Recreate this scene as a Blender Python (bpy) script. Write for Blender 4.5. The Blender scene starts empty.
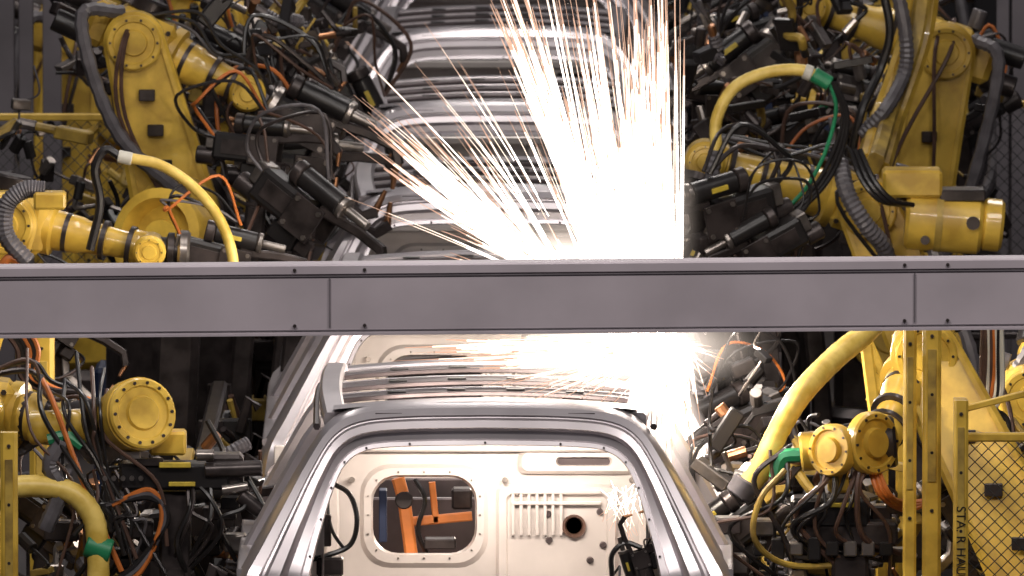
import bpy, math, random
from mathutils import Vector, Matrix, noise
V=Vector
random.seed(7)
sc=bpy.context.scene
# ------------------------------------------------------------ camera
F=14000.0; C=V((0.26,-52.0,7.4)); PITCH=math.radians(5.43); YAW=math.atan(43/F)
cd=bpy.data.cameras.new('camera'); cam=bpy.data.objects.new('camera',cd); sc.collection.objects.link(cam)
cam.location=C; cam.rotation_euler=(math.pi/2-PITCH,0,YAW); cd.lens=F/1024*36; cd.sensor_width=36
cd.clip_start=1; cd.clip_end=400; sc.camera=cam
cd.dof.use_dof=True; cd.dof.focus_distance=52.5; cd.dof.aperture_fstop=13
RM=cam.rotation_euler.to_matrix(); CR=RM@V((1,0,0)); CU=RM@V((0,1,0)); CF=RM@V((0,0,-1))
def W(px,py,Y):
    d=CF+CR*((px-512)/F)-CU*((py-288)/F)
    return C+d*((Y-C.y)/d.y)
try:
    sc.view_settings.view_transform='Standard'
except Exception: pass
# ------------------------------------------------------------ materials
def mat(name,col,rough=.5,metal=0,var=.25,nscale=6,emit=None,es=0,bump=0,col2=None,coat=0):
    m=bpy.data.materials.new(name); m.use_nodes=True; nt=m.node_tree; b=nt.nodes['Principled BSDF']
    b.inputs['Roughness'].default_value=rough; b.inputs['Metallic'].default_value=metal
    tc=nt.nodes.new('ShaderNodeTexCoord'); n=nt.nodes.new('ShaderNodeTexNoise'); n.inputs['Scale'].default_value=nscale; n.inputs['Detail'].default_value=5
    nt.links.new(tc.outputs['Object'],n.inputs['Vector'])
    r=nt.nodes.new('ShaderNodeValToRGB'); r.color_ramp.elements[0].position=.35; r.color_ramp.elements[1].position=.62
    c2=col2 if col2 else tuple(c*(1-var) for c in col)
    r.color_ramp.elements[0].color=(*c2,1); r.color_ramp.elements[1].color=(*col,1)
    nt.links.new(n.outputs['Fac'],r.inputs['Fac']); nt.links.new(r.outputs['Color'],b.inputs['Base Color'])
    if coat: b.inputs['Coat Weight'].default_value=coat
    if bump:
        bp=nt.nodes.new('ShaderNodeBump'); bp.inputs['Strength'].default_value=bump; bp.inputs['Distance'].default_value=.01
        nt.links.new(n.outputs['Fac'],bp.inputs['Height']); nt.links.new(bp.outputs['Normal'],b.inputs['Normal'])
    return m
M={}
M['yel']=mat('robot_yellow_paint',(.74,.49,.07),.36,0,.3,7,coat=.3,col2=(.44,.27,.035))
M['yeld']=mat('worn_yellow_paint',(.50,.34,.06),.5,0,.55,9,col2=(.20,.13,.03))
M['hose']=mat('yellow_hose',(.85,.63,.16),.4,0,.2,12,col2=(.62,.42,.07))
M['blk']=mat('black_rubber',(.018,.016,.016),.3,0,.3,8)
M['drk']=mat('dark_steel',(.07,.057,.055),.32,.5,.6,10)
M['gry']=mat('grey_conduit',(.14,.13,.14),.4,.1,.4,14)
M['brn']=mat('brown_hose',(.10,.055,.04),.4,0,.4,14)
M['stl']=mat('machined_steel',(.38,.34,.31),.28,.85,.5,12)
M['car']=mat('bare_body_steel',(.60,.56,.58),.28,.72,.2,3)
M['carin']=mat('inner_body_steel',(.68,.63,.60),.36,.35,.15,4)
M['card']=mat('roof_bow_steel',(.10,.08,.082),.38,.6,.4,5)
M['gal']=mat('galvanised_beam_steel',(.52,.465,.51),.42,.3,.16,2.5,bump=.05)
M['gald']=mat('galvanised_beam_edge',(.20,.18,.20),.45,.4,.2,4)
M['org']=mat('orange_cable',(.60,.17,.03),.45,0,.4,8)
M['ora']=mat('orange_paint',(.70,.22,.05),.45,0,.3,8)
M['grn']=mat('green_connector',(.02,.24,.10),.4,0,.3,8)
M['blu']=mat('blue_paint',(.02,.035,.09),.5,0,.3,5)
M['cop']=mat('copper',(.45,.22,.11),.35,.9,.4,10)
M['lab']=mat('label_yellow',(.62,.46,.05),.5,0,.3,30)
M['wht']=mat('pale_plastic',(.6,.58,.50),.5,0,.15,8)
M['flr']=mat('floor_concrete',(.045,.036,.038),.5,0,.5,1.2,bump=.1)
M['wal']=mat('wall_sheet',(.02,.018,.022),.7,0,.3,1.5)
M['col']=mat('grey_column_paint',(.15,.135,.15),.55,0,.35,2)
M['mesh']=mat('fence_wire',(.06,.06,.06),.5,.4,.3,6)
def emis(name,col,s):
    m=bpy.data.materials.new(name); m.use_nodes=True; nt=m.node_tree; nt.nodes.clear()
    e=nt.nodes.new('ShaderNodeEmission'); o=nt.nodes.new('ShaderNodeOutputMaterial'); e.inputs[0].default_value=(*col,1); e.inputs[1].default_value=s
    nt.links.new(e.outputs[0],o.inputs[0]); return m
M['s0']=emis('spark_white',(1,.90,.80),6); M['s1']=emis('spark_warm',(1,.80,.64),2.2); M['s2']=emis('spark_orange',(1,.60,.42),1.0)
# ------------------------------------------------------------ mesh accumulator
def cr(pts,m=6):
    pts=[V(p) for p in pts]
    if len(pts)<3 or m<=1: return pts
    P=[pts[0]*2-pts[1]]+pts+[pts[-1]*2-pts[-2]]; out=[]
    for i in range(1,len(P)-2):
        a,b,c,d=P[i-1:i+3]
        for k in range(m):
            t=k/m; out.append(.5*((2*b)+(c-a)*t+(2*a-5*b+4*c-d)*t*t+(3*b-a-3*c+d)*t**3))
    out.append(pts[-1]); return out
def fr(d,u=V((0,0,1))):
    x=V(d).normalized(); u=V(u)
    if abs(x.dot(u.normalized()))>.98: u=V((0,-1,0)) if abs(x.y)<.9 else V((1,0,0))
    y=u.cross(x).normalized(); z=x.cross(y); return x,y,z
class Acc:
    def __init__(s): s.v=[]; s.f=[]; s.m=[]; s.mats=[]
    def mi(s,k):
        if k not in s.mats: s.mats.append(k)
        return s.mats.index(k)
    def add(s,vs,fs,k):
        o=len(s.v); s.v+=[tuple(p) for p in vs]; i=s.mi(k)
        for f in fs: s.f.append([o+j for j in f]); s.m.append(i)
    def box(s,c,size,k,ax=None,b=None):
        c=V(c); hx=[q/2 for q in size]; ax=ax or (V((1,0,0)),V((0,1,0)),V((0,0,1)))
        b=min(hx)*.22 if b is None else min(b,min(hx)*.9)
        idx={}; vs=[]
        cs=[(i,j,l) for i in(-1,1) for j in(-1,1) for l in(-1,1)]
        for cn in cs:
            for a in range(3):
                p=V(c)
                for q in range(3): p+=ax[q]*cn[q]*(hx[q]-(0 if q==a else b))
                idx[cn,a]=len(vs); vs.append(p)
        fs=[]
        for a in range(3):
            o1,o2=[q for q in range(3) if q!=a]
            for sg in(-1,1):
                f=[]
                for i,j in((-1,-1),(1,-1),(1,1),(-1,1)):
                    cn=[0,0,0]; cn[a]=sg; cn[o1]=i; cn[o2]=j; f.append(idx[tuple(cn),a])
                fs.append(f)
            for i in(-1,1):
                for j in(-1,1):
                    c0=[0,0,0]; c0[a]=-1;c0[o1]=i;c0[o2]=j; c1=list(c0); c1[a]=1
                    fs.append([idx[tuple(c0),o1],idx[tuple(c1),o1],idx[tuple(c1),o2],idx[tuple(c0),o2]])
        for cn in cs: fs.append([idx[cn,0],idx[cn,1],idx[cn,2]])
        s.add(vs,fs,k)
    def lathe(s,o,axis,prof,k,n=20):
        x,y,z=fr(axis); o=V(o); vs=[]; fs=[]
        for t,r in prof:
            for i in range(n):
                a=2*math.pi*i/n; vs.append(o+x*t+(y*math.cos(a)+z*math.sin(a))*r)
        for j in range(len(prof)-1):
            for i in range(n):
                i2=(i+1)%n; fs.append([j*n+i,j*n+i2,(j+1)*n+i2,(j+1)*n+i])
        fs.append(list(range(n))[::-1]); fs.append([(len(prof)-1)*n+i for i in range(n)])
        s.add(vs,fs,k)
    def cyl(s,a,b,r,k,n=18,r2=None,ch=.12):
        a=V(a);b=V(b);L=(b-a).length; r2=r if r2 is None else r2; c=min(r,r2)*ch; c=min(c,L*.3)
        s.lathe(a,b-a,[(0,r-c),(c,r),(L-c,r2),(L,r2-c)],k,n)
    def tube(s,pts,r,k,n=8,m=6,rib=0):
        P=cr(pts,m); N=len(P)
        if isinstance(r,(list,tuple)):
            R=[]
            for i in range(N):
                t=i/(N-1)*(len(r)-1); q=min(int(t),len(r)-2); R.append(r[q]+(r[q+1]-r[q])*(t-q))
        else: R=[r]*N
        if rib: R=[q*(1+(rib if i%2 else 0)) for i,q in enumerate(R)]
        vs=[];fs=[]; x,y,z=fr(P[1]-P[0])
        for i in range(N):
            d=(P[min(i+1,N-1)]-P[max(i-1,0)])
            if d.length<1e-9: d=x
            d=d.normalized(); y=(y-d*y.dot(d)).normalized(); z=d.cross(y)
            for j in range(n):
                a=2*math.pi*j/n; vs.append(P[i]+(y*math.cos(a)+z*math.sin(a))*R[i])
        for i in range(N-1):
            for j in range(n):
                j2=(j+1)%n; fs.append([i*n+j,i*n+j2,(i+1)*n+j2,(i+1)*n+j])
        fs.append(list(range(n))); fs.append([(N-1)*n+j for j in range(n)])
        s.add(vs,fs,k)
    def bar(s,pts,w,h,k,up=(0,0,1),m=1):
        P=cr(pts,m); N=len(P); vs=[];fs=[]; up=V(up); c=min(w,h)*.18
        for i in range(N):
            d=(P[min(i+1,N-1)]-P[max(i-1,0)]).normalized(); x,y,z=fr(d,up)
            for a,b in((-w/2+c,-h/2),(w/2-c,-h/2),(w/2,-h/2+c),(w/2,h/2-c),(w/2-c,h/2),(-w/2+c,h/2),(-w/2,h/2-c),(-w/2,-h/2+c)):
                vs.append(P[i]+y*a+z*b)
        for i in range(N-1):
            for j in range(8):
                j2=(j+1)%8; fs.append([i*8+j,i*8+j2,(i+1)*8+j2,(i+1)*8+j])
        fs.append(list(range(8))); fs.append([(N-1)*8+j for j in range(8)])
        s.add(vs,fs,k)
    def link(s,a,b,ra,rb,th,side,k,n=12):
        a=V(a);b=V(b); side=V(side).normalized(); x=(b-a); x=(x-side*x.dot(side)); L=x.length; x.normalize(); y=side.cross(x)
        def ring(sc_):
            o=[]
            for i in range(n+1):
                t=math.pi/2+math.pi*i/n; o.append(a+(x*math.cos(t)+y*math.sin(t))*ra*sc_)
            for i in range(n+1):
                t=-math.pi/2+math.pi*i/n; o.append(b+(x*math.cos(t)+y*math.sin(t))*rb*sc_)
            return o
        R0=ring(1);R1=ring(.9);R2=ring(.78); h=th/2; K=len(R0); vs=[];fs=[]
        loops=[[p-side*(h*.7) for p in R2],[p-side*h for p in R2],[p-side*h for p in R1],[p-side*h*.8 for p in R0],[p+side*h*.8 for p in R0],[p+side*h for p in R1],[p+side*h for p in R2],[p+side*h*.7 for p in R2]]
        for l in loops: vs+=l
        for q in range(len(loops)-1):
            for j in range(K): fs.append([q*K+j,q*K+(j+1)%K,(q+1)*K+(j+1)%K,(q+1)*K+j])
        fs.append(list(range(K))); fs.append([(len(loops)-1)*K+j for j in range(K)])
        s.add(vs,fs,k)
    def disc(s,c,axis,r,t,k,bolts=10,kb='drk',hub=True):
        c=V(c); x,y,z=fr(axis)
        s.lathe(c,x,[(0,r),(t*.8,r),(t,r*.94),(t,r*.78),(t*.75,r*.74),(t*.75,r*.5),(t*1.15,r*.45),(t*1.15,r*.2)] if hub else [(0,r),(t*.8,r),(t,r*.93)],k,28)
        for i in range(bolts):
            a=2*math.pi*i/bolts; p=c+x*t*.95+(y*math.cos(a)+z*math.sin(a))*r*.86; s.lathe(p,x,[(0,r*.05),(r*.06,r*.05)],kb,6)
    def build(s,name,parent=None,sharp=32,loc=None):
        me=bpy.data.meshes.new(name); me.from_pydata(s.v,[],s.f)
        for k in s.mats: me.materials.append(M[k])
        me.polygons.foreach_set('material_index',s.m); me.polygons.foreach_set('use_smooth',[True]*len(s.f)); me.update()
        import bmesh
        bm=bmesh.new(); bm.from_mesh(me); bmesh.ops.recalc_face_normals(bm,faces=bm.faces); bm.to_mesh(me); bm.free()
        try: me.set_sharp_from_angle(angle=math.radians(sharp))
        except Exception: pass
        ob=bpy.data.objects.new(name,me); sc.collection.objects.link(ob)
        if parent: ob.parent=parent
        if loc: ob.location=loc
        return ob
rnd=random.uniform
# ------------------------------------------------------------ room
def quad(name,vs,k):
    a=Acc(); a.add(vs,[[0,1,2,3]],k); return a.build(name)
quad('floor',[(-9,-60,0),(9,-60,0),(9,36,0),(-9,36,0)],'flr')
a=Acc(); a.box((0,36.1,4),(18,.2,8),'wal',b=.01)
for i in range(60): a.box((-8.85+i*.3,35.98,4),(.1,.05,8),'wal',b=.02)
a.build('wall_back')
a=Acc(); a.box((-9.1,-12,4),(.2,96,8),'wal',b=.01); a.build('wall_left')
a=Acc(); a.box((9.1,-12,4),(.2,96,8),'wal',b=.01); a.build('wall_right')
# ------------------------------------------------------------ car body in white
def lerp(a,b,t): return a+(b-a)*t
OUT=[(0,2.02),(.3,2.015),(.48,1.995),(.585,1.94),(.67,1.82),(.75,1.68),(.84,1.52),(.915,1.38),(.935,1.2),(.91,1.0),(.80,.82),(.4,.80),(0,.80)]
INN=[(0,1.868),(.28,1.864),(.44,1.85),(.52,1.80),(.565,1.71),(.60,1.60),(.635,1.47),(.655,1.35),(.65,1.2),(.62,1.10),(.54,1.05),(.3,1.04),(0,1.04)]
def yr(z): return -(2.02-z)*.45 if z>1.4 else -.279-(1.4-z)*.12
def side_x(z):
    q=[p for p in OUT[2:11]]
    for i in range(len(q)-1):
        if q[i][1]>=z>=q[i+1][1]:
            return lerp(q[i][0],q[i+1][0],(q[i][1]-z)/(q[i][1]-q[i+1][1]))
    return q[0][0] if z>q[0][1] else .78
RL=1.78   # roof length
def make_car():
    a=Acc()
    def loop(t,dy):
        pts=[V((lerp(o[0],i[0],t),0,lerp(o[1],i[1],t))) for o,i in zip(OUT,INN)]
        pts=cr(pts,4)
        r=[V((p.x,yr(p.z)+dy,p.z)) for p in pts]
        l=[V((-p.x,p.y,p.z)) for p in r[1:-1]][::-1]
        return r+l
    LS=[loop(-.05,.10),loop(0,.03),loop(.07,0),loop(.24,-.006),loop(.28,.008),loop(.32,.008),loop(.37,-.004),loop(.54,.0),loop(.60,.012),loop(.66,.04),loop(.84,.05),loop(.87,.035),loop(.97,.035),loop(1,.05),loop(1.0,.14),loop(.8,.16)]
    K=len(LS[0]); vs=[p for l in LS for p in l]; fs=[]
    for q in range(len(LS)-1):
        for j in range(K): fs.append([q*K+j,q*K+(j+1)%K,(q+1)*K+(j+1)%K,(q+1)*K+j])
    a.add(vs,fs,'car')
    for l,c in((loop(.92,.03),4),):
        for j in range(0,K,c): a.lathe(l[j],(0,-1,0),[(0,.005),(.005,.004)],'card',6)
    for x in(-.36,-.12,.12,.36): a.box((x,-.012,1.985),(.10,.012,.010),'drk')
    def strip(y0,y1,z0,z1,hw0,hw1,k,n=12,dz=.03):
        vs=[];
        for (y,z,hw) in((y0,z0,hw0),(y1,z1,hw1)):
            for i in range(n+1):
                u=-1+2*i/n; vs.append(V((u*hw,y,z-dz*u*u)))
        a.add(vs,[[i,i+1,n+2+i,n+1+i] for i in range(n)],k)
    strip(.06,.17,2.025,2.03,.57,.57,'car'); strip(.17,.18,2.03,1.99,.57,.57,'card')
    for yb,w in((.50,.10),(.92,.14),(1.36,.10)):
        P=[V((u*.56,yb,2.015-.03*u*u)) for u in [-1+i/6 for i in range(13)]]
        a.bar(P,w,.018,'card')
        a.bar([p+V((0,w*.45,.012)) for p in P],.012,.010,'car')
        for u in(-.6,-.2,.2,.6): a.box((u*.56,yb,2.028-.03*u*u),(.07,w*.4,.004),'blk')
    P=[V((u*.58,RL,1.99-.03*u*u)) for u in [-1+i/6 for i in range(13)]]; a.bar(P,.12,.035,'car')
    for sx in(-1,1):
        a.bar([V((sx*.56,.10,1.95)),V((sx*.585,.6,1.985)),V((sx*.59,1.2,1.99)),V((sx*.585,RL,1.96)),V((sx*.66,RL+.65,1.72)),V((sx*.76,RL+1.3,1.42))],.085,.06,'car',m=4)
        a.tube([V((sx*.63,.06,1.93)),V((sx*.64,.8,1.945)),V((sx*.64,1.4,1.945)),V((sx*.63,RL,1.90))],.014,'card',6)
        for y0,y1,w in((.74,.62,.10),(1.5,1.5,.12)):
            P=[V((sx*(side_x(z)-.03),lerp(y1,y0,(z-1.38)/.56),z)) for z in(1.95,1.8,1.66,1.52,1.38)]
            a.bar(P,w,.07,'car',up=(0,1,0))
        Z=[1.99,1.92,1.82,1.7,1.58,1.46,1.38]; vs=[]
        for z in Z:
            x=side_x(z); ye=.22+(1.99-z)*.25
            for t in(0,.5,1): vs.append(V((sx*(x+.004*math.sin(t*3.1)),lerp(yr(z)+.05,ye,t),z)))
            vs.append(V((sx*(x-.06),ye,z)))
        a.add(vs,[[r*4+c,r*4+c+1,r*4+5+c,r*4+4+c] for r in range(len(Z)-1) for c in range(3)],'car')
        ny=84; nz=14; z0=.62; z1=1.40; vs=[];fs=[]
        for j in range(nz+1):
            z=lerp(z1,z0,j/nz)
            for i in range(ny+1):
                y=lerp(-.24,4.05,i/ny); xx=side_x(max(z,.83))+.012*math.sin(math.pi*j/nz)-(.03 if z<.75 else 0)-max(0,y-3.3)**2*.16
                if j==0: xx-=.02
                vs.append(V((sx*xx,y,z)))
        for j in range(nz):
            for i in range(ny):
                yy=lerp(-.24,4.05,(i+.5)/ny); zz=lerp(z1,z0,(j+.5)/nz)
                if min(math.hypot(yy-.62,zz-.68),math.hypot(yy-3.3,zz-.68))<.36: continue
                fs.append([j*(ny+1)+i,j*(ny+1)+i+1,(j+1)*(ny+1)+i+1,(j+1)*(ny+1)+i])
        a.add(vs,fs,'car')
        for yc in(.62,3.3):
            a.tube([V((sx*.91,yc+.37*math.cos(t),.68+.37*math.sin(t))) for t in [math.pi*i/12 for i in range(13)]],.016,'car',6,2)
            a.lathe(V((sx*.6,yc,.7)),(sx,0,0),[(0,.30),(0.02,.36),(.2,.37)],'card',24)
        a.bar([V((sx*.88,-.2,1.41)),V((sx*.89,1,1.41)),V((sx*.89,2.4,1.42)),V((sx*.76,3.3,1.42)),V((sx*.70,4.0,1.30))],.09,.03,'car',m=3)
        a.box((sx*.81,-.31,1.30),(.13,.03,.22),'carin'); a.box((sx*.81,-.33,1.30),(.07,.02,.12),'card')
        a.bar([V((sx*.45,3.0,1.0)),V((sx*.45,4.1,.98))],.10,.14,'car')
        a.lathe(V((sx*.6,3.3,.95)),(0,0,1),[(0,.16),(.3,.13),(.33,.11)],'car',18)
    a.box((0,1.5,.70),(1.6,3.2,.04),'card'); a.box((0,3.05,1.05),(1.45,.04,.72),'card'); a.bar([V((-.72,4.1,1.12)),V((0,4.16,1.14)),V((.72,4.1,1.12))],.1,.1,'car')
    a.bar([V((-.74,3.1,1.42)),V((0,3.2,1.46)),V((.74,3.1,1.42))],.2,.05,'car')
    a.box((0,-.10,1.02),(1.2,.35,.04),'carin')
    for sx in(-1,1):
        vs=[]
        for z in(1.88,1.7,1.5,1.3,1.0):
            for y,x in((.02 ,.60 if z<1.8 else .5),(.35,.66 if z<1.8 else .52),(.9,.70 if z<1.8 else .55)):
                vs.append(V((sx*x,y+yr(z)*.6*(1 if y<.1 else 0),z)))
        a.add(vs,[[r*3+c,r*3+c+1,r*3+4+c,r*3+3+c] for r in range(4) for c in range(2)],'carin')
    YB=.9
    def q(px,py,y=YB): 
        w=W(px,py,y); return V((w.x,y,w.z))
    def rr(x0,y0,x1,y1,r,n=6,yy=YB):
        o=[]
        for cx,cy,s in((x1-r,y0+r,-90),(x1-r,y1-r,0),(x0+r,y1-r,90),(x0+r,y0+r,180)):
            for i in range(n+1):
                t=math.radians(s+90*i/n); o.append(q(cx+r*math.cos(t),cy+r*math.sin(t),yy))
        return o
    def ringfill(loops,k,cap=False):
        K=len(loops[0]); vs=[p for l in loops for p in l]; fs=[]
        for w in range(len(loops)-1):
            for j in range(K): fs.append([w*K+j,w*K+(j+1)%K,(w+1)*K+(j+1)%K,(w+1)*K+j])
        if cap: fs.append([(len(loops)-1)*K+j for j in range(K)])
        a.add(vs,fs,k)
    ringfill([rr(318,440,494,640,1),rr(360,464,488,568,30),rr(364,468,484,563,28,yy=YB-.02),rr(371,475,477,555,26,yy=YB-.02),rr(373,477,475,553,25,yy=YB+.03)],'carin')
    for i in range(16):
        t=2*math.pi*i/16; x=424+56*max(-1,min(1,1.2*math.cos(t))); y=515+43*max(-1,min(1,1.15*math.sin(t))); a.lathe(q(x,y,YB-.018),(0,-1,0),[(0,.005),(.008,.004)],'stl',6)
    ringfill([rr(494,440,672,640,1),rr(496,484,618,640,8),rr(499,487,615,637,8,yy=YB-.04),rr(506,494,608,630,6,yy=YB-.04),rr(508,496,606,628,6,yy=YB-.025)],'carin',True)
    for i in range(7): a.box(q(513+i*8,514,YB-.035),(.012,.03,.16 ),'carin')
    for z in(492,503): a.box(q(556,z,YB-.045),(.34,.02,.012),'carin')
    a.lathe(q(574,526,YB-.03),(0,-1,0),[(0,.045),(.015,.045),(.015,.036),(.0,.03)],'brn',20)
    for x,y in((548,514),(549,540),(600,512),(603,545),(590,560)): a.lathe(q(x,y,YB-.03),(0,-1,0),[(0,.014),(.01,.01)],'card',10)
    ringfill([rr(518,450,640,474,8,yy=YB-.02),rr(522,453,636,471,7,yy=YB-.05),rr(556,457,612,466,4,yy=YB-.05),rr(558,458,610,465,3,yy=YB-.03)],'carin'); a.box(q(584,462,YB-.02),(.2,.01,.03),'card')
    for sx in(330,648): a.bar([q(sx,445,YB-.04),q(sx+(3 if sx<400 else -3),520,YB-.04),q(sx,600,YB-.04)],.05,.04,'carin',up=(0,1,0))
    a.bar([q(320,446,YB-.03),q(672,446,YB-.03)],.06,.04,'carin')
    a.box((0,2.0,1.15),(1.3,.05,.6),'card')
    for x in(352,505,632): a.cyl(q(x,480,YB-.05),q(x,480,YB),.012,'stl',8)
    return a
ca=make_car(); car0=ca.build('car_body')
for i in range(1,6):
    o=bpy.data.objects.new('car_body',car0.data); sc.collection.objects.link(o); o.location=(0,4.6*i,0)
a=Acc(); Yf=1.3
a.bar([W(412,560,Yf),W(404,500,Yf),W(398,478,Yf)],.05,.05,'ora',up=(0,1,0)); a.bar([W(406,522,Yf),W(472,516,Yf)],.03,.035,'ora'); a.bar([W(432,482,Yf),W(436,522,Yf)],.025,.03,'ora',up=(0,1,0))
a.cyl(W(404,500,Yf-.03),W(404,500,Yf+.05),.035,'drk'); a.box(W(440,543,Yf),(.12,.08,.04),'drk'); a.box(W(462,498,Yf+.2),(.08,.1,.08),'drk'); a.box(W(383,515,Yf+.1),(.03,.1,.20),'blu')
a.tube([W(415,480,Yf),W(425,500,Yf-.05),W(418,530,Yf-.05),W(428,556,Yf)],.01,'blk',6)
p=W(412,560,Yf); a.bar([p,V((p.x,p.y,.72))],.08,.08,'ora',up=(0,1,0)); a.build('positioning_clamp')
# conveyor
a=Acc()
for x in(-.62,.62):
    a.bar([V((x,-4,.45)),V((x,34,.45))],.14,.18,'drk'); a.bar([V((x,-4,.57)),V((x,34,.57))],.05,.06,'stl')
for i in range(40): 
    y=-3.6+i*.95; a.bar([V((-.75,y,.32)),V((.75,y,.32))],.1,.1,'drk'); 
    for x in(-.62,.62): a.box((x,y,.14),(.1,.1,.28),'drk')
for i in range(6):
    for dy in(.3,3.1):
        for x in(-.62,.62): a.box((x,4.6*i+dy,.64),(.1,.14,.10),'stl')
a.build('conveyor_track')
# ------------------------------------------------------------ beam
a=Acc(); L0=W(-700,273.1,-2); R0=W(1724,252.0,-2)
H=.256
prof=[(0.10,0),(-.004,0),(-.012,-.006),(-.012,-.034),(-.004,-.038),(0,-.044),(0,-H+.014),(-.014,-H+.008),(-.014,-H),(0.12,-H),(.12,0)]
vs=[];
for P in(L0,R0):
    for y,z in prof: vs.append(P+V((0,y,0))+V((0,0,z)))
n=len(prof)
a.add(vs,[[i,(i+1)%n,n+(i+1)%n,n+i] for i in range(n)]+[list(range(n)),list(range(n,2*n))],'gal')
def onb(px,dz,dy=-.006):
    t=(px+700)/2424; p=L0.lerp(R0,t); return p+V((0,dy,dz))
for px in(330,915,-260,1400): a.box(onb(px,-H/2-.01,.0),(.005,.02,H-.08),'gald')
for px in(295,365,905,948): 
    a.lathe(onb(px,-H+.035),(0,-1,0),[(0,.007),(.008,.006)],'drk',8); a.lathe(onb(px,-.02,-.012),(0,-1,0),[(0,.007),(.008,.006)],'drk',8)
a.bar([onb(-700,-.043,-.001),onb(1724,-.043,-.001)],.012,.005,'gald')
a.bar([onb(-700,-H+.018,-.001),onb(1724,-H+.018,-.001)],.012,.004,'gald')
for px in(-560,1590):
    p=onb(px,-H,.05); a.box((p.x,p.y,p.z/2),(.2,.2,p.z),'col'); a.box((p.x,p.y,.02),(.4,.4,.04),'col')
a.build('steel_beam')
# ------------------------------------------------------------ weld gun and robots
CK=['blk','blk','blk','blk','drk','gry','brn','brn','blk','org']
def gun(a,p,d,u=(0,0,1),s=1,cab=4):
    p=V(p); x,y,z=fr(d,u)
    def L(i,j,k): return p+(x*i+y*j+z*k)*s
    ax=(x,y,z)
    def B(c,sz,k): a.box(L(*c),[q*s for q in sz],k,ax)
    B((-.12,0,0),(.26,.15,.15),'blk'); B((-.12,-.078,.0),(.16,.006,.08),'drk'); B((-.12,.078,.0),(.16,.006,.08),'drk')
    for j in(-.085,.085):
        B((.03,j,0),(.16,.014,.16),'drk')
        for i in(-.03,.09):
            for k in(-.06,.06): a.lathe(L(i,j,k),y*(1 if j>0 else -1),[(0,.012*s),(.014*s,.012*s)],'stl',6)
    a.cyl(L(-.1,0,.13),L(.12,0,.13),.05*s,'blk'); a.cyl(L(.12,0,.13),L(.15,0,.13),.054*s,'stl'); a.cyl(L(.15,0,.13),L(.27,0,.13),.022*s,'stl'); a.cyl(L(-.15,0,.13),L(-.1,0,.13),.056*s,'drk')
    if rnd(0,1)<.5: B((.0,-.05,.13),(.08,.012,.022),'lab'); B((.0,.05,.13),(.08,.012,.022),'lab')
    a.bar([L(.05,0,.06),L(.25,0,.09),L(.38,0,.09),L(.43,0,.03)],.045*s,.045*s,'drk',up=z); a.cyl(L(.43,0,.05),L(.43,0,-.04),.018*s,'cop',10,r2=.01*s)
    a.bar([L(.05,0,-.05),L(.16,0,-.2),L(.38,0,-.25),L(.44,0,-.2)],.045*s,.05*s,random.choice(['stl','drk']),up=z); a.cyl(L(.43,0,-.21),L(.43,0,-.1),.018*s,'cop',10,r2=.01*s)
    B((.1,0,-.1),(.08,.12,.08),'drk'); B((-.02,0,-.12),(.14,.1,.09),'blk'); B((-.26,.0,.03),(.06,.12,.1),'stl')
    a.cyl(L(-.24,0,-.06),L(-.34,0,-.06),.05*s,'drk')
    for i in range(cab):
        j=rnd(-.06,.06); k=random.choice(CK)
        a.tube([L(-.24,j,.04),L(-.36,j*2,.1+rnd(-.05,.1)),L(-.4+rnd(-.05,.1),j*4,rnd(.2,.35)),L(-.15,j*3,.3+rnd(-.1,.15)),L(0.02,j,.2)],rnd(.006,.012)*s,k,7,6)
    for i in range(2):
        j=rnd(-.05,.05); a.tube([L(.1,j,-.06),L(.2,-.12,-.12+rnd(-.1,.05)),L(.1,-.14,-.3),L(-.1,-.1,-.26),L(-.2,j,-.08)],.008*s,random.choice(['blk','brn','drk']),6,6)
    if rnd(0,1)<.3: a.cyl(L(-.3,-.03,.09),L(-.38,-.03,.13),.02*s,'grn',10)
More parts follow.
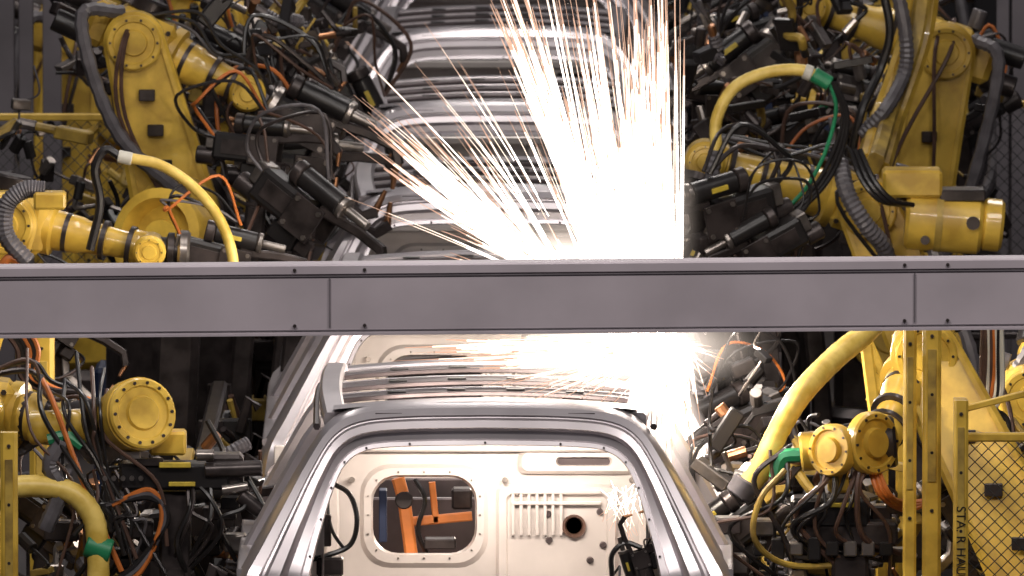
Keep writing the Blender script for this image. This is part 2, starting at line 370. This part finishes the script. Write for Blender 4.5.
def robot(name,sh,el,wr,tl,side=(0,-1,0),g=None,gs=1.,R=.095,hose=1,ky='yel',kb='yel'):
    a=Acc(); sh=V(sh);el=V(el);wr=V(wr);tl=V(tl); side=V(side).normalized()
    a.box((sh.x,sh.y+.1,.2),(.75,.7,.4),'drk'); a.cyl((sh.x,sh.y+.1,.4),(sh.x,sh.y+.1,max(.55,sh.z-.35)),.32,kb,28)
    a.box((sh.x,sh.y+.16,(max(.5,sh.z-.35)+sh.z)/2),(.5,.34,max(.3,.5)),kb)
    a.cyl(sh+side*-.3,sh+side*.02,.23,kb,28); a.disc(sh+side*.14,side,.19,.04,ky,12)
    a.cyl(sh-side*.3,sh-side*.52,.10,'drk')
    a.link(sh+side*.08,el+side*.08,.19,.135,.13,side,ky)
    for t in(.3,.5,.7): 
        p=sh.lerp(el,t)+side*.15; a.box(p,(.07,.03,.05),'drk')
    a.disc(el+side*.145,side,.12,.03,ky,10)
    x,y,z=fr(wr-el,side.cross(wr-el)); 
    ax=(x,side,side.cross(x))
    c=el-side*.08
    a.box(c+x*.02,(.30,.26,.25),ky,ax,b=.04); a.box(c-x*.17,(.12,.22,.2),ky,ax,b=.03)
    for s in(-.07,.07): a.cyl(c-x*.2+ax[2]*s,c-x*.36+ax[2]*s,.052,'blk' if s<0 else 'drk',14); 
    a.cyl(c+ax[2]*.12,c+ax[2]*.19,.08,'drk',20)
    a.cyl(c+side*-.12,c+side*-.26,.12,ky,20)
    for i in(-1,1): 
        for j in(-1,1): a.lathe(c+x*.12*i+ax[2]*.09*j+side*.13,side,[(0,.012),(.012,.012)],'drk',6)
    st=c+x*.16; Lf=(wr-st).length; dx=(wr-st).normalized()
    a.lathe(st,dx,[(0,R*1.35),(.04,R*1.35),(.05,R*1.05),(Lf*.35,R*.95),(Lf*.40,R*.85),(Lf*.8,R*.68),(Lf-.09,R*.66),(Lf-.08,R*.9),(Lf-.03,R*.9),(Lf,R*.7)],ky,24)
    for t in(.2,.55,.8): a.lathe(st+dx*Lf*t,dx,[(0,R*1.03),(.02,R*1.03)],'drk',20)
    a.cyl(wr-side*.10,wr+side*.10,R*.85,ky,22); a.disc(wr+side*.1,side,R*.75,.02,ky,8)
    d=(tl-wr).normalized(); Lt=(tl-wr).length
    a.lathe(wr,d,[(0,R*.7),(Lt*.4,R*.7),(Lt*.45,R*.95),(Lt*.6,R*.95),(Lt*.62,R*.7),(Lt*.8,R*.7),(Lt*.82,R*1.05),(Lt*.95,R*1.05)],'drk',20)
    a.cyl(tl-d*.05,tl,R*1.1,'stl',20)
    up=ax[2] if ax[2].z>0 else -ax[2]
    if hose==1:
        a.tube([c+up*.15-x*.1,c+up*.3+x*.05,st.lerp(wr,.4)+up*.28,st.lerp(wr,.85)+up*.18,tl+up*.08],.022,'hose',10,8)
    if hose:
        a.cyl(c+up*.13-x*.1,c+up*.22-x*.1,.035,'gry'); 
        for i in range(3):
            o=side*rnd(-.1,.15)
            a.tube([c+up*.12+o,c+up*rnd(.13,.24)+x*.2+o,st.lerp(wr,.5)+up*rnd(.08,.16)+o,wr+up*rnd(.08,.16)+o,tl+o*.5],rnd(.006,.012),random.choice(CK[:8]),7,6)
        a.tube([sh+side*.2+up*.1,sh.lerp(el,.4)+side*.25+x*rnd(-.3,-.15),el+side*.2-x*.25,el+side*.1-x*.1+up*.1],.028,'gry',8,12,rib=.18)
        for i in range(2): a.tube([sh+side*.2,sh.lerp(el,.5)+side*.22+x*rnd(-.2,.2),el+side*.2+x*rnd(-.1,.15),c+up*.14],.010,random.choice(['blk','brn','drk']),6,6)
    if g is not None:
        gd,gu=g; gun(a,tl+V(gd).normalized()*.16,gd,gu,gs)
    return a.build(name)
robot('welding_robot',W(960,420,9),W(868,208,9),W(705,160,9),W(690,205,8.9),g=((-.5,0,-1),(1,0,0)),gs=.8,hose=2,R=.105,kb='drk')
robot('welding_robot',W(890,330,11.5),W(945,50,11.5),W(810,5,11.5),W(775,50,11.4),g=((-.8,0,-.6),(0,0,1)),R=.1,hose=2,kb='drk')
robot('welding_robot',W(178,215,9),W(135,40,9),W(248,92,9),W(275,110,9),g=((1,0,-.5),(0,0,1)),hose=2,kb='drk')
robot('welding_robot',W(-70,420,5),W(5,222,5),W(150,250,5),W(190,252,5),g=((1,0,-.25),(0,0,1)),gs=.8,R=.08,hose=0)
robot('welding_robot',W(330,330,14.5) + V((-.25,0,0)),W(215,20,14),W(300,50,14),W(330,80,14),g=((.5,0,-1),(1,0,0)),hose=1,kb='drk')
robot('welding_robot',W(-170,640,1.2),W(-30,410,1.2),W(80,425,1.2),W(105,440,1.0),hose=2)
robot('welding_robot',W(1060,620,1.2),W(925,352,1.6),W(880,440,1.2),W(830,452,1.1),R=.085,hose=0)
robot('welding_robot',W(1120,600,3.2),W(1030,395,3.2),W(1005,480,3.0),W(970,530,3.0),g=((-1,0,-.2),(0,0,1)),hose=2,gs=.8)
for Y in(17.5,22,26.5,31):
    for sx in(-1,1):
        bx=sx*rnd(2.0,2.4); zt=rnd(1.7,2.05)
        sh=V((bx,Y,.95)); el=V((bx-sx*rnd(0,.3),Y,zt)); wr=el+V((-sx*rnd(.55,.75),rnd(-.2,.2),rnd(-.25,.05))); tl=wr+V((-sx*.08,0,-.14))
        robot('welding_robot',sh,el,wr,tl,g=((-sx,0,-.6),(0,0,1)),gs=.85)
# ------------------------------------------------------------ hero hoses / parts
a=Acc()
Y=8.5
a.tube([W(716,150,Y),W(717,118,Y),W(734,88,Y),W(765,73,Y),W(800,70,Y),W(822,80,Y)],.026,'hose',12,10,rib=.04)
a.cyl(W(813,74,Y),W(830,84,Y),.034,'grn'); a.cyl(W(804,71,Y),W(812,74,Y),.034,'wht')
a.tube([W(830,84,Y),W(836,110,Y),W(826,150,Y),W(808,185,Y),W(785,210,Y),W(755,232,Y),W(700,235,Y)],.009,'grn',8,8)
for o_ in(0,5,9): a.tube([W(832+o_*.3,82,Y),W(843+o_*.5,115,Y),W(832+o_,155,Y),W(812+o_,190,Y),W(780,220+o_,Y)],.010,'blk',8,8)
a.tube([W(716,150,Y),W(712,190,Y),W(722,240,Y)],.03,'gry',8,12,rib=.15)
a.build('cable_harness')
a=Acc(); Y=8.8
a.cyl(W(905,218,Y),W(982,224,Y),.135,'yel',28); a.cyl(W(982,224,Y),W(1003,226,Y),.115,'yel',28); a.lathe(W(935,220,Y),(1,0,-.08),[(0,.142),(.03,.142)],'yeld',28); a.box(W(912,182,Y),(.26,.22,.12),'yel'); a.box(W(962,194,Y),(.2,.2,.05),'drk')
a.lathe(W(973,223,Y-.138),(0,-1,0),[(0,.03),(.02,.03)],'drk',12); a.lathe(W(925,240,Y-.12),(0,-1,0),[(0,.02),(.02,.02)],'drk',12)
a.tube([W(840,162,Y-.2),W(848,195,Y-.3),W(866,225,Y-.3),W(885,250,Y-.2),W(890,290,Y)],.035,'gry',10,14,rib=.14)
for i in range(3): a.tube([W(850+i*5,150,Y-.2),W(862+i*6,180,Y-.3),W(880+i*6,200,Y-.3),W(905+i*4,205,Y-.2)],.012,'blk',7,7)
a.bar([W(925,-30,10.4),W(917,30,10.4),W(900,85,10.3),W(885,125,10.2),W(872,170,9.6)],.15,.12,'yel',up=(0,1,0),m=5)
a.bar([W(925,-30,10.3),W(917,30,10.3),W(900,85,10.2),W(885,125,10.1),W(872,168,9.5)],.07,.14,'yeld',up=(0,1,0),m=5)
a.tube([W(895,-20,10.1),W(905,30,10.1),W(905,70,10.1),W(885,110,10),W(860,135,10)],.03,'gry',9,14,rib=.14)
a.tube([W(880,-20,10.1),W(890,30,10.1),W(880,70,10.1),W(862,110,10),W(850,160,10)],.02,'blk',9,8)
p=W(925,-30,10.4); a.box((p.x+.5,p.y+.05,p.z),(1.1,.12,.12),'drk'); p=V((p.x+1.0,p.y+.05,p.z)); a.bar([p,V((p.x,p.y,0))],.12,.12,'drk',up=(0,1,0))
a.build('robot_dress_pack')
a=Acc()
Y=4.3
a.cyl(W(118,156,Y),W(132,159,Y),.026,'wht'); a.tube([W(130,158,Y),W(160,165,Y),W(190,184,Y),W(215,212,Y),W(230,245,Y),W(236,285,Y)],.022,'hose',12,8)
a.tube([W(120,157,Y),W(105,150,Y),W(95,170,Y),W(100,205,Y),W(90,250,Y)],.018,'blk',8,8)
a.tube([W(45,190,Y),W(25,190,Y),W(7,205,Y),W(6,235,Y),W(28,262,Y)],.035,'gry',10,14,rib=.12)
a.box(W(50,200,Y),(.13,.12,.07),'yel',b=.01)
a.tube([W(25,268,Y),W(10,258,Y),W(0,270,Y)],.02,'org',8,5); a.build('cable_harness')
a=Acc()
c=W(158,238,7.6); ax_=V((-.55,-1,.25)).normalized()
a.lathe(c-ax_*.3,ax_,[(0,.19),(.26,.19),(.27,.215),(.32,.215),(.33,.17),(.24,.15),(.24,.09),(.29,.08),(.29,.05)],'yel',32); a.bar([c-ax_*.2,V((c.x,c.y+.2,0))],.2,.2,'drk',up=(0,1,0)); a.build('robot_turntable')
a=Acc()
Y=.7
a.tube([W(-20,492,Y),W(30,486,Y),W(70,492,Y),W(92,515,Y),W(98,550,Y),W(98,620,Y)],.042,'hose',14,8,rib=.04); 
a.cyl(W(86,544,Y),W(111,552,Y),.048,'grn'); a.tube([W(48,440,Y),W(66,436,Y),W(82,446,Y)],.022,'grn',8,6); a.tube([W(62,440,Y),W(50,465,Y),W(60,490,Y),W(45,530,Y)],.03,'gry',8,10,rib=.1)
for i in range(10): 
    x=rnd(10,110); a.tube([W(x,rnd(345,400),Y+.3),W(x+rnd(-10,25),rnd(400,440),Y),W(x+rnd(0,60),rnd(450,500),Y),W(x+rnd(0,90),rnd(520,600),Y)],rnd(.006,.012),random.choice(CK),7,7)
for r_ in(0,1,2): a.tube([W(100+r_*6,505,Y),W(150,498-r_*4,Y),W(168-r_*3,520,Y),W(140,560+r_*6,Y),W(110,585,Y)],.011,['blk','gry','org'][r_],7,8)
a.build('cable_harness')
a=Acc(); c=W(137,415,.75); ax=V((.45,-1,.25)).normalized()
a.lathe(c-ax*.16,ax,[(0,.09),(.02,.12),(.12,.125),(.13,.14),(.2,.14)],'yel',32); a.disc(c+ax*.03,ax,.135,.035,'yel',14)
a.cyl(c-ax*.16,c-ax*.34+V((-.1,0,0)),.10,'drk'); a.cyl(W(98,425,.9),W(112,420,.85),.10,'blk',24); a.cyl(W(30,428,.95),W(98,425,.9),.065,'yel',24)
a.box(W(168,442,.85),(.14,.14,.09),'yel'); a.box(W(175,475,.8),(.42,.16,.10),'blk'); a.box(W(175,465,.7),(.12,.02,.02),'lab'); a.box(W(182,484,.7),(.10,.02,.016),'lab')
a.box(W(225,470,.8),(.14,.14,.13),'drk'); a.cyl(W(205,470,.72),W(262,468,.72),.03,'drk'); a.cyl(W(240,495,.72),W(262,512,.72),.03,'drk'); a.box(W(130,455,.72),(.08,.03,.03),'stl')
a.box(W(150,462,.72),(.10,.03,.03),'drk'); a.cyl(W(196,455,.7),W(214,455,.7),.022,'stl'); a.cyl(W(222,490,.7),W(248,486,.7),.018,'stl')
for i in range(5): a.lathe(W(105+i*9,478,.71),(0,-1,0),[(0,.010),(.02,.010)],'stl',8)
for i in range(14):
    x=rnd(90,250); a.tube([W(x,rnd(470,490),.75),W(x+rnd(-10,30),rnd(495,520),.7),W(x+rnd(-30,30),rnd(520,545),.7),W(x+rnd(-30,10),rnd(560,590),.8)],rnd(.006,.012),random.choice(CK[:9]),6,6)
for i in range(10): a.box(W(rnd(100,260),rnd(490,560),.9),(rnd(.04,.14),.1,rnd(.03,.08)),random.choice(['blk','drk','drk','stl']))
pp=W(175,475,.8); a.box((pp.x,pp.y,pp.z/2-.03),(.12,.1,pp.z-.06),'drk'); a.build('weld_gun_changer')
a=Acc(); Y=.8
a.tube([W(890,300,Y+.6),W(868,330,Y+.5),W(835,358,Y+.3),W(800,395,Y),W(778,432,Y),W(760,470,Y),W(742,492,Y)],[.042,.045,.045,.045,.042,.045,.042],'hose',16,8,rib=.03)
a.cyl(W(748,480,Y),W(738,496,Y),.055,'gry'); a.tube([W(776,478,Y-.1),W(782,458,Y-.1),W(800,455,Y-.1)],.028,'grn')
a.cyl(W(800,452,Y),W(852,447,Y),.075,'yel',24); a.disc(W(836,450,Y-.12),(-.8,-1,.1),.10,.05,'yel',10); a.disc(W(868,443,Y-.1),(.9,-1,.1),.12,.05,'yel',12); a.cyl(W(876,443,Y),W(896,441,Y),.10,'drk',24)
a.box(W(838,470,Y-.05),(.08,.12,.16),'yel')
for i in range(14):
    x=rnd(770,900); a.tube([W(x,rnd(445,470),Y-.1),W(x+rnd(-35,10),rnd(480,510),Y-.15),W(x+rnd(-60,10),rnd(520,540),Y-.1),W(x+rnd(-20,40),rnd(550,600),Y)],rnd(.006,.013),random.choice(CK),7,7)
for i in range(3): a.tube([W(870+i*4,470,Y-.1),W(880+i*5,495,Y-.12),W(905,510-i*4,Y),W(935,500,Y)],.010,'org',7,8)
a.tube([W(785,470,Y-.15),W(760,500,Y-.2),W(755,540,Y-.2),W(790,565,Y-.1),W(860,560,Y),W(905,530,Y)],.012,'yeld',8,8)
a.box(W(830,512,Y),(.30,.16,.12),'blk'); a.box(W(850,532,Y),(.36,.16,.09),'drk'); a.box(W(842,505,Y-.09),(.10,.02,.016),'lab')
pp=W(850,532,Y); a.box((pp.x,pp.y,pp.z/2-.04),(.14,.12,pp.z-.08),'drk')
for i in range(8): a.box(W(760+i*18,548,Y-.05),(.05,.08,rnd(.04,.09)),random.choice(['stl','drk','blk']))
for i in range(12): a.box(W(rnd(720,900),rnd(495,570),Y+.1),(rnd(.04,.14),.1,rnd(.03,.08)),random.choice(['blk','drk','drk','stl']))
a.build('weld_gun_changer')
a=Acc()
for i in range(8):
    x=983+i*2.5; a.tube([W(x,320,2),W(x+rnd(-2,2),360,2),W(x+rnd(-4,3),395,2),W(x-5-i,425,2),W(x+rnd(-10,10),470,2)],.011,random.choice(['org','brn','wht','blk']),7,6)
for i in range(6): a.tube([W(4+i*5,330,3),W(18+i*4,350,3),W(24+i*3,380,3),W(70+i*4,400,3)],.012,random.choice(['brn','blk','blk','org']),7,6)
a.build('cable_harness')
# ------------------------------------------------------------ loose clutter : guns on fixture stands
spots=[(285,50,12),(260,150,8.5),(318,120,11),(305,215,7),(215,60,12),(335,25,16),(60,330,6),(300,170,9),
 (740,40,13),(715,110,12),(770,140,12),(800,195,10.5),(850,90,14),(720,215,8),(830,20,16),(705,60,18),(960,120,14),(760,250,8),(780,75,13),
 (205,520,1.5),(725,430,5),(770,510,2.5),(725,540,1.4),(960,500,2.2),(50,520,1.8)]
for (px,py,Y) in spots:
    a=Acc(); p=W(px,py,Y); sx=-1 if px>500 else 1
    gun(a,p,(sx*1,rnd(-.6,.4),rnd(-.8,.3)),(0,rnd(-.3,.3),1),rnd(.7,1.0),3)
    a.bar([p-V((0,0,.05)),V((p.x-sx*.1,p.y+.05,p.z*.5)),V((p.x-sx*.1,p.y+.05,0.01))],.09,.07,'drk',up=(0,1,0)); a.box((p.x-sx*.1,p.y+.05,.02),(.3,.3,.04),'drk')
    a.build('spot_welding_gun')
def tangle(x0,x1,y0,y1,Y0,Y1,n,cols):
    a=Acc()
    for i in range(n):
        Y=rnd(Y0,Y1); x=rnd(x0,x1); y=rnd(y0,y1); s=rnd(20,60); P=[]; dx,dy=rnd(-1,1),rnd(-1,1)
        for k in range(5):
            P.append(W(min(x1+10,max(x0-10,x+dx*s*k/3+rnd(-14,14))),y+dy*s*k/3+rnd(-14,14)-(k-2)**2*3,Y+rnd(-.05,.05)))
        k=random.choice(cols); r_=rnd(.004,.013)
        u=rnd(0,1)
        if u<.10: a.tube(P,.026,'gry',8,12,rib=.15)
        elif u<.16: a.tube(P,.02,'yeld',8,8)
        else: a.tube(P,r_,k,6,6)
        p=P[0]; d=(P[1]-P[0]).normalized(); a.cyl(p-d*.05,p+d*.03,rnd(.014,.03),random.choice(['stl','drk','blk','cop']),10)
        x_,y_,z_=fr(V((rnd(-1,1),rnd(-.4,.4),rnd(-.6,.6)))); a.box(P[2],(rnd(.05,.18),rnd(.04,.1),rnd(.02,.08)),random.choice(['blk','blk','drk','drk','stl','yeld']),(x_,y_,z_))
    a.build('cable_tangle')
cc=['blk','blk','blk','blk','drk','gry','yeld','brn','drk','brn','blk','stl']
tangle(200,345,0,255,9,14,75,cc); tangle(0,200,130,255,9,12.3,24,cc); tangle(690,860,0,255,9.5,14,85,cc); tangle(850,1000,0,255,11.8,13.8,26,cc)
tangle(20,250,440,576,1,3,45,cc); tangle(720,900,450,576,1,3.5,50,cc); tangle(940,1030,440,576,1.5,3,16,cc); tangle(60,210,0,80,12,14,22,cc); tangle(700,770,350,450,3,6,10,cc)
for i in range(6):
    for sx in(-1,1):
        a=Acc(); X=sx*1.18; y0=4.6*i+.2
        for y in(y0,y0+1.5,y0+3.0):
            a.bar([V((X,y,0)),V((X,y,1.3))],.1,.1,'drk',up=(0,1,0)); a.box((X,y,.02),(.26,.26,.04),'drk')
            for k in range(2):
                z=rnd(.9,1.3); a.box((X-sx*.09,y+rnd(-.06,.06),z),(.16,.07,.1),random.choice(['stl','blk','drk','yeld'])); a.cyl((X,y-.08,z-.1),(X,y-.08,z-.32),.03,random.choice(['stl','drk']))
                a.bar([V((X-sx*.12,y,z)),V((X-sx*.16,y,z+.14)),V((X-sx*.2,y,z+.1))],.04,.04,'drk',up=(0,1,0))
        for z in(.55,1.0,1.28): a.bar([V((X,y0,z)),V((X,y0+3,z))],.07,.07,'drk')
        for k in range(8):
            y=y0+rnd(0,2.6); a.tube([V((X-sx*.06,y,1.3)),V((X-sx*.1,y+.1,rnd(1,1.25))),V((X-sx*.06,y+.3,rnd(.9,1.2))),V((X,y+.5,1.3))],.014,random.choice(cc),6,6)
        a.build('clamping_fixture')
# ------------------------------------------------------------ fences, columns, posts
def fence(A,B,zt,zb,step=.06,ky='yel'):
    a=Acc(); A=V(A);B=V(B); Lh=(B-A).length; d=(B-A).normalized(); H_=zt-zb; r=.0022
    n=int((Lh+H_)/step)
    for i in range(n):
        for dr in(0,1):
            s=i*step-H_; p0=max(s,0); z0=zb+(p0-s); p1=min(s+H_,Lh); z1=zb+(p1-s)
            if p1<=p0: continue
            if dr: P=(A+d*p0,z0),(A+d*p1,z1)
            else: P=(A+d*(Lh-p0),z0),(A+d*(Lh-p1),z1)
            a.tube([V((P[0][0].x,P[0][0].y,P[0][1])),V((P[1][0].x,P[1][0].y,P[1][1]))],r,'mesh',3,1)
    for P in(A,B): a.bar([V((P.x,P.y,0)),V((P.x,P.y,zt+.04))],.05,.05,'drk' if ky=='yel' and Lh>.9 else ky,up=(0,1,0))
    for z in(zt,): a.bar([V((A.x,A.y,z)),V((B.x,B.y,z))],.034,.034,ky)
    a.bar([V((A.x,A.y,zb)),V((B.x,B.y,zb))],.03,.03,'drk')
    return a
A=W(930,104,14);B=W(1130,104,14); fence((A.x,14,0),(B.x,14,0),A.z,.9).build('safety_fence')
A=W(-90,117,12.5);B=W(148,117,12.5); fence((A.x,12.5,0),(B.x,12.5,0),A.z,1.2).build('safety_fence')
A=W(960,437,.2);B=W(1110,437,.2); a=fence((A.x,.2,0),(B.x,.2,0),A.z,.25,.05)
a.bar([V((A.x,.2,A.z)),V((A.x,.2,W(960,398,.2).z))],.05,.05,'yel',up=(0,1,0)); a.bar([W(960,410,.2),W(1110,372,.2)],.025,.025,'yel'); a.build('safety_fence')
def post(px,ytop,Y,w,label=None):
    a=Acc(); p=W(px,ytop,Y); a.bar([V((p.x,Y,0)),p],w,w,'yel',up=(0,1,0)); a.box((p.x,Y,.02),(.2,.2,.04),'yel')
    a.box((p.x,Y-w/2-.003,p.z-.35),(w*.45,.01,.5),'yeld'); 
    for k in range(4): a.lathe(V((p.x,Y-w/2,p.z-.05-k*.22)),(0,-1,0),[(0,.008),(.01,.006)],'drk',8)
    o=a.build('light_curtain_post')
    if label:
        cu=bpy.data.curves.new('lettering','FONT'); cu.body=label; cu.size=.05; cu.extrude=.001; cu.materials.append(M['blk']); t=bpy.data.objects.new('lettering',cu); sc.collection.objects.link(t)
        t.parent=o; t.rotation_euler=(math.pi/2,math.pi/2,0); t.location=(p.x-.016,Y-w/2-.010,W(px,505,Y).z)
post(910,330,.4,.05); post(932,322,.4,.07); post(961,400,.1,.055,'STA. R HAUOSE'); post(9,432,.1,.065); post(42,335,4,.10)
a=Acc(); 
for k in range(3): a.bar([W(868+k*0,340+k*28,3),W(902,420+k*0,3)],.035,.035,'yel')
a.bar([W(865,335,3),W(882,470,3)],.05,.05,'yel',up=(0,1,0)); a.bar([W(898,335,3),W(902,470,3)],.05,.05,'yel',up=(0,1,0))
p1=W(882,470,3);p2=W(902,470,3); a.bar([p1,V((p1.x,3,0))],.05,.05,'yel',up=(0,1,0)); a.bar([p2,V((p2.x,3,0))],.05,.05,'yel',up=(0,1,0)); a.build('support_frame')
for px,w in((4,.10),(26,.07),(52,.09),(1003,.06),(1020,.08),(-60,.2),(1060,.2)):
    p=W(px,0,16); a=Acc(); h=3.6; a.box((p.x,16,h/2),(w*.35,w,h),'col',b=.005); a.box((p.x,16-w/2,h/2),(w,.02,h),'col',b=.004); a.box((p.x,16+w/2,h/2),(w,.02,h),'col',b=.004); a.box((p.x,16,.02),(w*2,w*2,.04),'col'); a.build('steel_column')
for px,py,Y,s in((140,364,10,(.4,.4)),(340,5,27,(.5,.5)),(800,0,30,(.6,.4)),(330,-5,33,(.7,.4))):
    p=W(px,py,Y); a=Acc(); a.box((p.x,p.y,p.z/2),(s[0],s[1],p.z),'blu',b=.02); a.box((p.x,p.y-s[1]/2-.005,p.z/2),(s[0]*.85,.02,p.z*.85),'blu'); a.box((p.x+s[0]*.3,p.y-s[1]/2-.02,p.z*.7),(.03,.03,.15),'stl'); a.build('tool_cabinet')
a=Acc()
a.tube([W(334,484,.1),W(350,495,.05),W(357,520,.0),W(350,545,.0),W(325,556,0),W(310,560,0)],.010,'blk',8,8); a.tube([W(338,470,.1),W(328,500,.1),W(332,530,0),W(345,550,0)],.007,'blk',8,8); a.box(W(330,566,0),(.10,.08,.07),'drk'); a.box(W(326,530,0.05),(.04,.05,.12),'drk')
a.build('hanging_cable')
a=Acc(); gun(a,W(642,562,-.1),(-.3,0,1),(-1,0,0),.42,3); a.tube([W(612,576,-.1),W(612,555,-.1),W(625,543,-.1),W(642,548,-.1)],.010,'blk',8,6)
p=W(640,560,-.1); a.bar([p,V((p.x,p.y,1.05))],.04,.04,'drk',up=(0,1,0)); a.build('spot_welding_gun')
# ------------------------------------------------------------ sparks
a=Acc()
def streak(s,e,r,Y0,dY=0,sag=0,f0=0.,f1=1.):
    n=8; P=[]
    for i in range(n+1):
        t=f0+(f1-f0)*i/n; x=s[0]+(e[0]-s[0])*t; y=s[1]+(e[1]-s[1])*t+sag*t*t*40
        P.append(W(x,y,Y0)+V((0,dY*t,0)))
    big=r>.0028
    c1,c2=(6,7) if big else (3,6)
    a.tube(P[:c1+1],[r*.8,r,r],'s0',4,1); a.tube(P[c1:c2+1],[r,r*.8],'s1',4,1); a.tube(P[c2:],[r*.8,r*.3],'s2',4,1)
YS=3.2
def rr_(): return rnd(.0012,.0026) if rnd(0,1)<.55 else rnd(.0028,.005)
for i in range(70):
    t=rnd(0,1); ex_=lerp(330,480,t)+rnd(-6,6); ey_=lerp(82,120,t)+rnd(-14,50); f0=rnd(0,.4)
    streak((578+rnd(-12,12),305),(ex_,ey_),rr_(),YS,rnd(-.5,.5),rnd(-.1,.3),f0,rnd(.7,1))
for i in range(40):
    e=(rnd(360,410),rnd(120,165)); streak((575+rnd(-8,8),300),e,rnd(.002,.005),YS,rnd(-.3,.3),0,rnd(0,.3),rnd(.6,.95))
for i in range(60):
    e=(rnd(400,540),rnd(170,250)); streak((580+rnd(-15,15),300),e,rr_(),YS,rnd(-.4,.4),rnd(0,.6),0,rnd(.5,1))
for i in range(46):
    e=(rnd(474,520),rnd(-60,10)); streak((620+rnd(-10,10),305),e,rnd(.002,.0055),YS,rnd(-.4,.4),0,rnd(0,.3),rnd(.7,1))
for i in range(230):
    u=random.random()**.75; ex_=lerp(500,668,u)+rnd(-6,6); ey_=rnd(-90,90) if rnd(0,1)<.6 else rnd(40,200)
    sx_=lerp(600,672,u)+rnd(-10,10); streak((sx_,315),(ex_,ey_),rr_(),YS,rnd(-.6,.6),rnd(-.1,.1),rnd(0,.3),rnd(.7,1))
for i in range(60):
    x=rnd(625,682); streak((x,330),(x+rnd(-10,4),rnd(-60,160)),rr_(),YS,rnd(-.3,.3),0,0,1)
for i in range(24):
    streak((600,310),(rnd(330,600),rnd(-20,190)),.0016,YS,rnd(-.5,.5),rnd(.2,.8),rnd(.3,.6),rnd(.8,1))
for i in range(120):
    y=rnd(336,362); streak((690,rnd(335,362)),(rnd(370,600),y+rnd(-4,8)),rr_(),.7,rnd(-.3,.3),rnd(-.1,.2),rnd(0,.35),rnd(.5,1))
for i in range(40):
    streak((670,348),(rnd(470,640),rnd(372,398)),rnd(.0012,.0026),.4,rnd(-.4,0),rnd(0,.3),rnd(.1,.4),rnd(.6,1))
for i in range(22):
    streak((675,345),(rnd(690,728),rnd(328,385)),rnd(.0012,.003),1.2,rnd(-.3,.3),rnd(0,.4),0,rnd(.5,1))
for i in range(60):
    x=rnd(650,688); streak((x,335),(x+rnd(-20,28),rnd(390,490)),rr_(),.6,rnd(-.5,.2),0,rnd(0,.3),rnd(.6,1))
for i in range(22):
    streak((rnd(600,640),rnd(480,500)),(rnd(598,650),rnd(505,545)),.0012,.3,0,0,0,1)
sp=a.build('welding_sparks')
m=bpy.data.materials.new('weld_glow'); m.use_nodes=True; nt=m.node_tree; nt.nodes.clear()  # spark glow put in as emission-only volumes with spherical falloff, no smoke
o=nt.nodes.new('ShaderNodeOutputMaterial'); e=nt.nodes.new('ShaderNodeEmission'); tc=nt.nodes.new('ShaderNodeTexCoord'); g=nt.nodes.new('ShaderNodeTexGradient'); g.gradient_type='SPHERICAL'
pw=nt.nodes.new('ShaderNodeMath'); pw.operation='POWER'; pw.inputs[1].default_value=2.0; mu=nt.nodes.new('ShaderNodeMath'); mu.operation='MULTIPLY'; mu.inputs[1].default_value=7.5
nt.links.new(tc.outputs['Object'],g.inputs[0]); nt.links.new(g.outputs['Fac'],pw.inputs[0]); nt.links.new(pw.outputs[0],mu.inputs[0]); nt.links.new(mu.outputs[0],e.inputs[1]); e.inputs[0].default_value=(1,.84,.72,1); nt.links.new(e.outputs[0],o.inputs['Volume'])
def glow_volume(px,py,Y,s):
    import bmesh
    me=bpy.data.meshes.new('weld_glow'); bm=bmesh.new(); bmesh.ops.create_icosphere(bm,subdivisions=3,radius=1); bm.to_mesh(me); bm.free(); me.materials.append(m)
    ob=bpy.data.objects.new('weld_glow',me); sc.collection.objects.link(ob); ob.location=W(px,py,Y); ob.scale=s
glow_volume(622,348,.8,(.62,.55,.21)); glow_volume(638,220,3.3,(.27,.35,.50)); glow_volume(560,255,3.3,(.38,.35,.16)); glow_volume(664,400,.5,(.17,.35,.42))
# ------------------------------------------------------------ lights
def area(loc,rot,sx,sy,p,col=(1,.93,.88)):
    l=bpy.data.lights.new('ceiling_and_fill_light','AREA'); l.shape='RECTANGLE'; l.size=sx; l.size_y=sy; l.energy=p; l.color=col
    o=bpy.data.objects.new('ceiling_and_fill_light',l); sc.collection.objects.link(o); o.location=loc; o.rotation_euler=rot
for x in(-3.2,0,3.2):
    for y in(2,14,26): area((x,y,8.4),(0,0,0),.3,5,130 if y<20 else 90)
area((-3,-10,9.5),(math.radians(42),0,math.radians(-12)),3,.6,500); area((4,-9,9.5),(math.radians(42),0,math.radians(18)),3,.6,380)  # front fill: tilted area lights added to brighten faces turned to the camera
def pt(px,py,Y,p,r=.05,col=(1,.86,.72)):
    l=bpy.data.lights.new('welding_arc','POINT'); l.energy=p; l.shadow_soft_size=r; l.color=col
    o=bpy.data.objects.new('welding_arc',l); sc.collection.objects.link(o); o.location=W(px,py,Y)
pt(640,312,3.0,150); pt(655,300,4.0,100); pt(630,322,.8,60); pt(674,368,.7,22,.03)
l=bpy.data.lights.new('load_bay_fill','AREA'); l.shape='RECTANGLE'; l.size=.8; l.size_y=.08; l.energy=19; l.color=(1,.86,.74)  # unseen area light added under the roof header to brighten the load bay
o=bpy.data.objects.new('load_bay_fill',l); sc.collection.objects.link(o); o.location=(0.05,.2,1.93); o.rotation_euler=(math.radians(50),0,0)
w=bpy.data.worlds.new('world'); sc.world=w; w.use_nodes=True; w.node_tree.nodes['Background'].inputs[0].default_value=(.85,.80,.9,1); w.node_tree.nodes['Background'].inputs[1].default_value=.13
